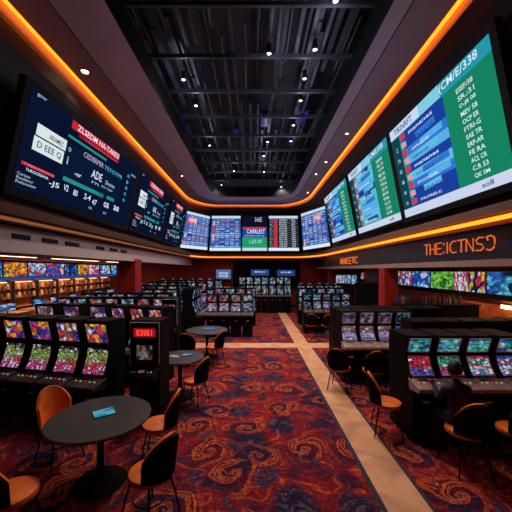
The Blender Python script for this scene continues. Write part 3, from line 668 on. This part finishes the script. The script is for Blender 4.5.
slot_row(-5.4, .45, 7, 8.62, 'the third left row', mixL, H=1.62)
slot_row(-5.2, .47, 6, 9.5, 'the fourth left row', mixS, H=1.68)
slot_row(-4.95, .46, 5, 11.45, 'the fifth left row behind the column', mixL, H=1.68)
slot_row(-4.9, .46, 5, 13.0, 'the sixth left row', mixS, top=tpm, H=1.74)
slot_row(-4.9, .48, 6, 14.6, 'the seventh left row', mixL, H=1.82)
slot_row(-4.9, .5, 7, 16.3, 'the farthest left row', mixS, top=tpm, H=1.86)
slot_row(-1.5, .46, 4, 13.1, 'the row behind the short row', mixL, H=1.62)
slot_row(-2.35, .0, 4, 11.4, 'the side-facing row left of the short row', mixS, H=1.72, rz=PI/2, dy=.46)
slot_row(-.66, .425, 7, 17.0, 'the tall silver bank at the back wall', [(up_sil, up_sil)], H=2.03, zd=1.0, w=.40)
slot_row(2.05, .37, 5, 11.6, 'the far right row beside the walkway', [(up_tl2, low_tl2), (up_sil, low_sil), (up_lil, low_pv)], H=1.5, zd=.88, w=.35)
slot_row(2.15, .42, 5, 13.4, 'the second far right row', mixS, H=1.6, w=.38, top=tpm)
slot_row(2.4, .46, 5, 15.4, 'the last right row', mixL, H=1.65, w=.38, top=tpm)
# machines standing back to back with the near right rows
pr = make_slot('slot machine seen from behind, leftmost behind the middle right row', up_tl2, low_tl2, 1.5, .84, .40, group='machines back to back with the middle right row', loc=(2.1, 7.46, 0), rz=PI)
for k in range(1, 6): dup(pr, (2.1+.44*k, 7.46, 0), PI, 'slot machine seen from behind, %s from the left behind the middle right row' % ords[k])
pr = make_slot('slot machine seen from behind, leftmost behind the nearest right row', up_tl2, low_tl2, 1.5, .84, .42, group='machines back to back with the nearest right row', loc=(3.0, 5.6, 0), rz=PI)
for k in range(1, 5): dup(pr, (3.0+.45*k, 5.6, 0), PI, 'slot machine seen from behind, %s from the left behind the nearest right row' % ords[k])

# upright machines
def upright(label, loc, rz, disp, disp2, H=1.62, w=.48):
    t = thing('slot_machine', label, 'slot machine', loc, rz)
    hw = w/2
    b = MB(); b.prism([(.33, 0), (.33, H-.04), (.28, H), (-.09, H), (-.11, H-.04), (-.11, .80), (-.13, .78), (-.13, 0)], -hw, hw, M['black']); b.build('cabinet', t, bevel=.012)
    for nm, z0, z1, m, mg in (('upper_display', 1.37, 1.50, disp, .07), ('reel_display', 1.02, 1.24, disp2, .12)):
        b = MB(); b.box(-hw+mg-.02, hw-mg+.02, -.122, -.108, z0-.02, z1+.02, M['dchrome']); fr = b.build('screen_frame', t)
        b = MB(); b.face([(-hw+mg, -.124, z0), (hw-mg, -.124, z0), (hw-mg, -.124, z1), (-hw+mg, -.124, z1)], m, [(0, 0), (1, 0), (1, 1), (0, 1)]); b.build(nm, t)
    b = MB(); b.prism([(-.10, .92), (-.34, .84), (-.36, .80), (-.34, .76), (-.12, .74)], -hw+.01, hw-.01, M['black']); dk = b.build('button_deck', t, bevel=.008)
    b = MB(); b.lathe([(.0, 0), (.05, 0), (.045, .012), (.0001, .014)], em((.45, .2, .12), .35), 14, (0, -.24, .872))
    for x in (-.15, -.1, .1, .15): b.lathe([(0, 0), (.016, 0), (.0001, .012)], M['chrome'], 8, (x, -.25, .868))
    b.build('buttons', dk)
    b = MB(); b.box(-hw+.04, hw-.04, -.142, -.13, .08, .70, M['matte'])
    for k in range(5): b.box(-hw+.07, hw-.07, -.15, -.142, .14+.11*k, .16+.11*k, M['dchrome'])
    b.build('belly_door', t)
    b = MB(); b.tube([(-hw+.012, -.118, .95), (-hw+.012, -.118, H-.03), (hw-.012, -.118, H-.03), (hw-.012, -.118, .95)], .008, M['chrome'], 6); b.build('edge_trim', t)
    return t
kd = NT('red_display'); uvv = kd.n('ShaderNodeTexCoord').outputs['UV']
u1 = upright('upright black slot machine with a glowing red display, behind the nearest round table', (-1.68, 4.74, 0), -.05, em((.35, .006, .008)), screen_mat([(.5, .35, .2), DK, (.4, .3, .25), DK], 4, 2, .6, .3, .2))
b = MB(); vs, fs = text_geo('E3SE1'); 
for f in fs: b.face([(-.12+.24*vs[i][0], -.128, 1.392+.085*vs[i][1]) for i in f], em((1.0, .07, .05), 1.6))
b.build('lettering', u1)
upright('upright black slot machine with a red and white screen, behind the farthest round table', (-2.22, 8.0, 0), 0, up_rb, up_tl2, 1.66, .42)

# ------------------------------------------------------------------ tables
def round_table(label, x, y, r):
    t = thing('round_table', label, 'table', (x, y, 0), 0, 'round tables')
    b = MB(); b.lathe([(r-.02, .712), (r, .722), (r, .742), (r-.008, .75), (.0001, .75)], M['table'], 56); b.build('tabletop', t, smooth=True)
    b = MB(); b.lathe([(.05, .02), (.04, .06), (.035, .68), (.12, .712)], M['matte'], 16); b.build('pedestal', t, smooth=True)
    b = MB(); b.lathe([(.28, 0), (.28, .012), (.06, .035), (.0001, .035)], M['matte'], 32); b.build('base', t, smooth=True)
round_table('round dark grey table nearest the viewer, with a glowing cyan flyer on it', -1.74, 3.40, .545)
round_table('small round dark grey table in the middle, right of the upright machine', -1.41, 5.72, .455)
round_table('round dark grey table farthest from the viewer', -1.30, 8.30, .575)
def tabl(label, x, y, w, h, rz, m, name='tablet'):
    t = thing(name, label, 'tablet', (x, y, .7505), rz)
    b = MB(); b.box(-w/2, w/2, -h/2, h/2, 0, .008, M['matte']); b.build('body', t, bevel=.002)
    b = MB(); z0 = .0095; b.face([(-w/2+.008, -h/2+.008, z0), (w/2-.008, -h/2+.008, z0), (w/2-.008, h/2-.008, z0), (-w/2+.008, h/2-.008, z0)], m, [(0, 0), (1, 0), (1, 1), (0, 1)]); b.build('display', t)
cyn = screen_mat([(.02, .45, .75), (.05, .6, .85), (.02, .5, .8), (.2, .75, .95)], 1.6, 1.6, .85, 1.2, 1.0)
tabl('cyan flyer lying on the nearest round table, made as a glowing tablet', -1.73, 3.46, .235, .20, math.radians(35), cyn)  # flyer modelled with a glowing face so that it looks bright
tabl('glowing pale blue tablet lying on the middle round table', -1.28, 5.82, .22, .16, .3, screen_mat([(.2, .5, .9), WH, (.1, .3, .7)], 2, 2, .9, .8, .8))
tabl('glowing blue tablet lying on the farthest round table', -1.27, 8.42, .34, .22, .1, screen_mat([(.15, .5, .95), (.3, .6, .95)], 2, 2, .9, .8, .9))
b = MB(); b.box(-.10, .10, -.06, .06, 0, .004, pbr('grey_card', (.3, .32, .36), .5)); o = b.build('leaflet', loc=(-1.52, 5.74, .7505)); o.rotation_euler = (0, 0, -.5); tag(o, 'grey leaflet beside the tablet on the middle round table', 'leaflet')

# ------------------------------------------------------------------ chairs (front is -y)
def make_chair(label, loc, rz, group):
    t = thing('tub_chair', label, 'chair', loc, rz, group)
    b = MB(); b.lathe([(.0001, .405), (.165, .405), (.20, .42), (.208, .445), (.20, .47), (.16, .485), (.0001, .488)], M['orange'], 28); b.build('seat', t, smooth=True)
    def shell(r0, m, nm, thick, pad):
        rows = []; N = 18; V = 7
        for side in (0, 1):
            R_ = []
            for j in range(V+1):
                v = j/V; row = []
                for i in range(N+1):
                    a = math.radians(-64+128*i/N); e = abs(i/N*2-1)
                    top = .875-.20*e**2.4-pad; bot = .43+.03*e+pad
                    zz = bot+(top-bot)*v; lean = .05*v
                    rr = r0+side*thick
                    row.append(((rr+lean*.4)*math.sin(a), (rr+lean)*math.cos(a)+.0, zz))
                R_.append(row)
            rows.append(R_)
        b = MB(); b.grid(rows[0][::-1], m); b.grid(rows[1], m)
        rim0 = rows[0][V]; rim1 = rows[1][V]; b.grid([rim0, rim1], m); b.grid([rows[1][0], rows[0][0]], m)
        for q in (0, N): b.grid([[r[q] for r in rows[0]], [r[q] for r in rows[1]]], m)
        o = b.build(nm, t, smooth=True); return o
    shell(.185, M['orange'], 'back_cushion', .030, -.006); shell(.2165, M['matte'], 'back_shell', .016, .02)
    for sx in (-1, 1):
        for sy in (-1, 1):
            b = MB(); b.tube([(sx*.13, sy*.12, .41), (sx*.17, sy*.16, .2), (sx*.20, sy*.19, 0)], .012, M['black'], 8, .009); b.build('leg', t, smooth=True)
    b = MB(); b.tube([(.165*math.cos(a), .155*math.sin(a), .22) for a in [2*PI*i/24 for i in range(24)]], .007, M['dchrome'], 6, closed=True); b.build('stretcher', t, smooth=True)
    return t
def face_to(x, y, tx, ty): return math.atan2(tx-x, -(ty-y))
T1 = (-1.74, 3.40)
ch0 = None
chairs = [(-2.46, 3.80, T1, 'orange tub chair on the left far side of the nearest round table', 'chairs at the nearest round table'),
 (-1.20, 3.80, (-2.2, 3.70), 'orange tub chair on the right far side of the nearest round table', 'chairs at the nearest round table'),
 (-1.00, 2.90, (-1.75, 3.3), 'orange tub chair on the near right side of the nearest round table', 'chairs at the nearest round table'),
 (-2.12, 2.62, (-1.75, 3.4), 'orange tub chair on the near left side of the nearest round table', 'chairs at the nearest round table'),
 (-1.05, 5.32, (-1.7, 5.55), 'orange tub chair at the middle round table', 'chairs by the farther round tables'),
 (-1.0, 7.62, (-1.7, 7.9), 'orange tub chair at the near right side of the farthest round table', 'chairs by the farther round tables'),
 (-1.62, 7.45, (-1.5, 8.3), 'orange tub chair at the near left side of the farthest round table', 'chairs by the farther round tables'),
 (1.95, 4.42, (3.2, 4.1), 'orange tub chair left of the nearest right row, turned sideways', 'chairs at the nearest right row'),
 (2.56, 3.66, (2.50, 5), 'orange tub chair under the seated person', 'chairs at the nearest right row'),
 (3.2, 3.66, (3.1, 5), 'orange tub chair cut by the right edge of the photo', 'chairs at the nearest right row'),
 (1.72, 6.02, (2.3, 7), 'orange tub chair in front of the middle right row, left one', 'chairs at the middle right row'),
 (2.33, 5.86, (2.4, 7), 'orange tub chair in front of the middle right row, right one', 'chairs at the middle right row'),
 (2.05, 10.7, (2.3, 12), 'dark tub chair in front of the far right row, left one', 'chairs at the far right row'),
 (2.6, 10.6, (2.6, 12), 'dark tub chair in front of the far right row, middle one', 'chairs at the far right row'),
 (3.2, 10.65, (3.2, 12), 'dark tub chair in front of the far right row, right one', 'chairs at the far right row')]
for x, y, tg, lb, g in chairs:
    rz = face_to(x, y, *tg)
    if ch0 is None: ch0 = make_chair(lb, (x, y, 0), rz, g)
    else: dup(ch0, (x, y, 0), rz, lb, g)

# ------------------------------------------------------------------ person seated in front of the nearest right row
def skin(name, verts, edges, radii, mat, parent, sub=2):
    me = bpy.data.meshes.new(name); me.from_pydata(verts, edges, []); me.materials.append(mat); o = bpy.data.objects.new(name, me); COL.objects.link(o); o.parent = parent
    md = o.modifiers.new('k', 'SKIN'); md.use_smooth_shade = True
    for d, r in zip(me.skin_vertices[0].data, radii): d.radius = (r, r) if not isinstance(r, tuple) else r
    me.skin_vertices[0].data[0].use_root = True
    s = o.modifiers.new('u', 'SUBSURF'); s.levels = sub; s.render_levels = sub; return o
def chain(vs, es, rs, start, pts):
    prev = start
    for p, r in pts: vs.append(p); rs.append(r); es.append((prev, len(vs)-1)); prev = len(vs)-1
    return prev
pt = thing('person', 'person in dark navy jacket seated at the nearest right slot machine row', 'person', (2.55, 3.72, 0), 0)
pt.scale = (.93, .93, .955)
vs = [(0, .02, .56)]; es = []; rs = [(.15, .12)]
ch_ = chain(vs, es, rs, 0, [((0, .03, .72), (.135, .105)), ((0, .06, .88), (.15, .11)), ((0, .07, .97), (.13, .09)), ((0, .075, 1.03), (.05, .05)), ((0, .09, 1.08), (.045, .045))])
hands = []
for s in (-1, 1):
    chain(vs, es, rs, 3, [((s*.155, .07, .95), .052), ((s*.20, .14, .78), .043), ((s*.17, .26, .88), .034), ((s*.15, .34, .922), .028)])
    chain(vs, es, rs, 0, [((s*.09, .04, .555), .085), ((s*.10, .22, .565), .07), ((s*.10, .36, .55), .058), ((s*.10, .35, .30), .045), ((s*.10, .33, .10), .035), ((s*.10, .36, .045), .035), ((s*.10, .44, .035), .03)])
skin('body', vs, es, rs, M['navycloth'], pt)
for s in (-1, 1):
    vs = [(s*.15, .35, .928)]; es = []; rs = [.024]
    k = chain(vs, es, rs, 0, [((s*.145, .40, .932), (.036, .016))])
    for f in range(4):
        xx = s*(.145+(f-1.5)*.019); L = (.030, .037, .034, .026)[f]
        chain(vs, es, rs, k, [((xx, .43, .934), .009), ((xx, .43+L, .932), .008), ((xx, .43+1.7*L, .922), .007)])
    chain(vs, es, rs, 0, [((s*.145-s*.035, .385, .926), .011), ((s*.145-s*.055, .41, .922), .009)])
    skin('hand', vs, es, rs, M['skin'], pt)
b = MB()
N = 20; rows = []
for j in range(15):
    ph = PI*j/14; zz = math.cos(ph); rr = math.sin(ph)
    row = []
    for i in range(N):
        a = 2*PI*i/N; x = rr*math.cos(a)*.070*(1-.12*max(0, -zz)); y = rr*math.sin(a)*.088
        if math.sin(a) > .9 and -.35 < zz < -.02: y += .016           # nose
        if zz < -.5: y += .012
        row.append((x, .105+y, 1.185+zz*.108))
    rows.append(row)
b.grid(rows, M['skin'], closed=True)
for s in (-1, 1): b.lathe([(.0001, -.02), (.012, -.012), (.014, .008), (.0001, .022)], M['skin'], 8, (s*.072, .10, 1.175)); 
hd = b.build('head', pt, smooth=True)
b = MB()
for s in (-1, 1): b.lathe([(.0001, -.008), (.009, 0), (.0001, .008)], M['hair'], 8, (s*.027, .183, 1.195))
b.box(-.022, .022, .183, .188, 1.128, 1.134, pbr('lips', (.3, .08, .07), .5)); b.build('face_features', hd)
b = MB(); rows = []
for j in range(11):
    ph = PI*.62*j/10; row = []
    for i in range(N+1):
        a = math.radians(-200+220*i/N) if j > 4 else 2*PI*i/N-PI*1.1
        zz = math.cos(ph); rr = math.sin(ph); row.append((rr*math.cos(a)*.080, .100+rr*math.sin(a)*.098, 1.19+zz*.120))
    rows.append(row)
b.grid(rows, M['hair']); b.build('hair', hd, smooth=True, solid=.01)

# ------------------------------------------------------------------ right side furniture
t = thing('bar_counter', 'long black bar counter below the right display row', 'counter', (5.15, 8.95, 0))
b = MB(); b.box(-1.0, 1.35, -.3, .3, 0, 1.36, M['black']); b.build('body', t, bevel=.01)
b = MB(); b.box(-1.03, 1.38, -.34, .34, 1.36, 1.40, M['matte']); b.build('top', t, bevel=.006)
R = random.Random(3)
cols = [(.02, .05, .25), (.2, .02, .02), (.2, .18, .18), (.015, .08, .06), (.18, .09, .03), (.12, .03, .09)]
bp = []
for i, c in enumerate(cols):
    m = pbr('bottle_glass', c, .15)
    tt = thing('bottle', None, 'bottle', (4.3+.09*i, 9.0, 1.4), 0, 'bottles on the right bar')
    b = MB(); b.lathe([(.0, 0), (.04, 0), (.042, .16), (.016, .21), (.014, .27), (.0001, .272)], m, 12); b.build('body', tt, smooth=True)
    b = MB(); b.lathe([(.0, .27), (.017, .27), (.017, .295), (.0001, .296)], M['dchrome'], 10); b.build('cap', tt)
    bp.append(tt)
cn = ['blue', 'red', 'pale', 'green', 'amber', 'violet']
for i, tt in enumerate(bp): tt['label'] = '%s bottle, one of the left half of the bottles on the right bar' % cn[i]
for k in range(12):
    i = k % 6; x = 4.88+.115*k
    dup(bp[i], (x, 8.95+R.uniform(-.1, .12), 1.4), 0, '%s bottle %s on the right bar' % (cn[i], ('in the middle' if k < 6 else 'near the right end')))
t = thing('wall_lamp', 'bright white oblong lamp on the orange wall at the right edge', 'lamp', (7.08, 8.35, 1.36))
b = MB(); b.box(-.03, .02, -.2, .2, -.06, .06, M['dchrome']); b.build('bracket', t, bevel=.01)
b = MB(); b.box(-.07, -.03, -.18, .18, -.045, .045, em((1, .62, .3), 18)); b.build('lamp_glass', t, bevel=.01)
t = thing('kiosk', 'tall black kiosk seen from behind, left of the right red column', 'kiosk', (3.28, 8.75, 0))
b = MB(); b.box(-.34, .34, -.05, .05, 1.42, 2.03, M['matte']); b.build('display_back', t, bevel=.02)
b = MB(); b.prism([(-.12, 0), (-.05, 1.42), (.05, 1.42), (.12, 0)], -.14, .14, M['matte']); b.build('stand', t, bevel=.01)
# left betting counters
for i, (y0, y1) in enumerate(((7.6, 10.4), (10.7, 13.6), (13.9, 17.5))):
    t = thing('betting_counter', ('near', 'middle', 'far')[i]+' betting counter with tan top along the left wall', 'counter', (-8.0, (y0+y1)/2, 0), 0, 'betting counters of the left wall'); L = (y1-y0)/2
    b = MB(); b.box(-.35, .25, -L, L, 0, .94, M['wood']); b.build('body', t, bevel=.01)
    b = MB(); b.box(-.40, .33, -L, L, .94, 1.0, M['counter']); b.build('top', t, bevel=.01)
    for j, yy in enumerate(((8.3, 9.55), (10.95, 11.9, 13.0), (15.2, 16.4))[i]):
        m = thing('desk_monitor', '%s desk monitor from the near end of the %s betting counter' % (ords[j] if j else 'first', ('near', 'middle', 'far')[i]), 'monitor', (-7.85, yy, 1.0), PI/2-.35, 'monitors on the betting counters')
        b = MB(); b.lathe([(.0, 0), (.09, 0), (.08, .015), (.02, .02), (.02, .12)], M['matte'], 12); b.build('stand', m)
        b = MB(); b.box(-.25, .25, -.02, .02, .08, .35, M['matte']); b.build('housing', m, bevel=.006)
        b = MB(); b.face([(-.23, -.023, .10), (.23, -.023, .10), (.23, -.023, .33), (-.23, -.023, .33)], pic_mat([BL, CY, (.05, .3, .8), WH], .9, 2, 3), [(0, 0), (1, 0), (1, 1), (0, 1)]); b.build('display', m)
for i in range(8):
    y = 9.2+1.25*i
    t = thing('back_shelf', '%s shelf unit from the left on the timber wall behind the betting counters' % (ords[i] if i else 'first'), 'shelf', (-8.95, y, 0), 0, 'shelf units behind the betting counters')
    b = MB(); b.box(-.12, .05, -.56, -.52, 0, 1.98, M['dbrown']); b.box(-.12, .05, .52, .56, 0, 1.98, M['dbrown']); b.build('side_panel', t)
    for q in (1.0, 1.35, 1.68): 
        b = MB(); b.box(-.12, .06, -.52, .52, q, q+.025, M['counter']); b.build('shelf', t)
    b = MB(); b.box(-.10, -.07, -.5, .5, 1.93, 1.955, em((1, .42, .12), 4)); b.build('added_glow_bar', t)  # glowing bar added to warm the alcove behind the counters
kk = 0
R = random.Random(11)
jb = []
for c in ((.35, .2, .12), (.5, .4, .3), (.2, .05, .02), (.05, .04, .05)):
    b = MB(); b.lathe([(.0, 0), (.055, 0), (.06, .14), (.03, .18), (.03, .21), (.0001, .21)], pbr('jar_glaze', c, .3), 10); o = b.build('jar', loc=(-8.86, 9.0, 1.375), smooth=True)
    tag(o, 'small jar or box on the shelves behind the left betting counters', 'jar', 'jars on the shelves of the left wall'); jb.append(o)
for i in range(8):
    for q in (1.375, 1.705):
        for k in range(4):
            y = 9.2+1.25*i-.4+.26*k+R.uniform(-.04, .04); kk += 1
            o = jb[kk % 4]
            if kk > 4: o = o.copy(); COL.objects.link(o)
            o.location = (-8.87, y, q)

# ------------------------------------------------------------------ added fill lights of the low areas, world, camera
def area(x, y, z_, sx, sy, e, col):  # unseen area lights added to warm the low side areas
    l = bpy.data.lights.new('low_fill_light', 'AREA'); l.shape = 'RECTANGLE'; l.size = sx; l.size_y = sy; l.energy = e; l.color = col
    o = bpy.data.objects.new('low_fill_light', l); COL.objects.link(o); o.location = (x, y, z_)
area(-7.9, 12.5, EYE+.33, .3, 9, 210, (1, .55, .3))
area(6.4, 8.5, EYE+.08, .2, 4, 55, (1, .45, .2))
w = bpy.data.worlds.new('room_dark'); SC.world = w; w.use_nodes = True
w.node_tree.nodes['Background'].inputs[0].default_value = (.02, .02, .03, 1); w.node_tree.nodes['Background'].inputs[1].default_value = .5
cam = bpy.data.cameras.new('camera'); co = bpy.data.objects.new('camera', cam); COL.objects.link(co)
co.location = (0, 0, EYE); co.rotation_euler = (PI/2, 0, 0); cam.sensor_width = 36; cam.lens = 36*300/512
cam.shift_x = 2/512; cam.shift_y = 14/512; cam.clip_start = .05
SC.camera = co
vs_ = SC.view_settings; vs_.view_transform = 'Standard'; vs_.look = 'None'; vs_.exposure = 0; vs_.gamma = 1; vs_.use_curve_mapping = False
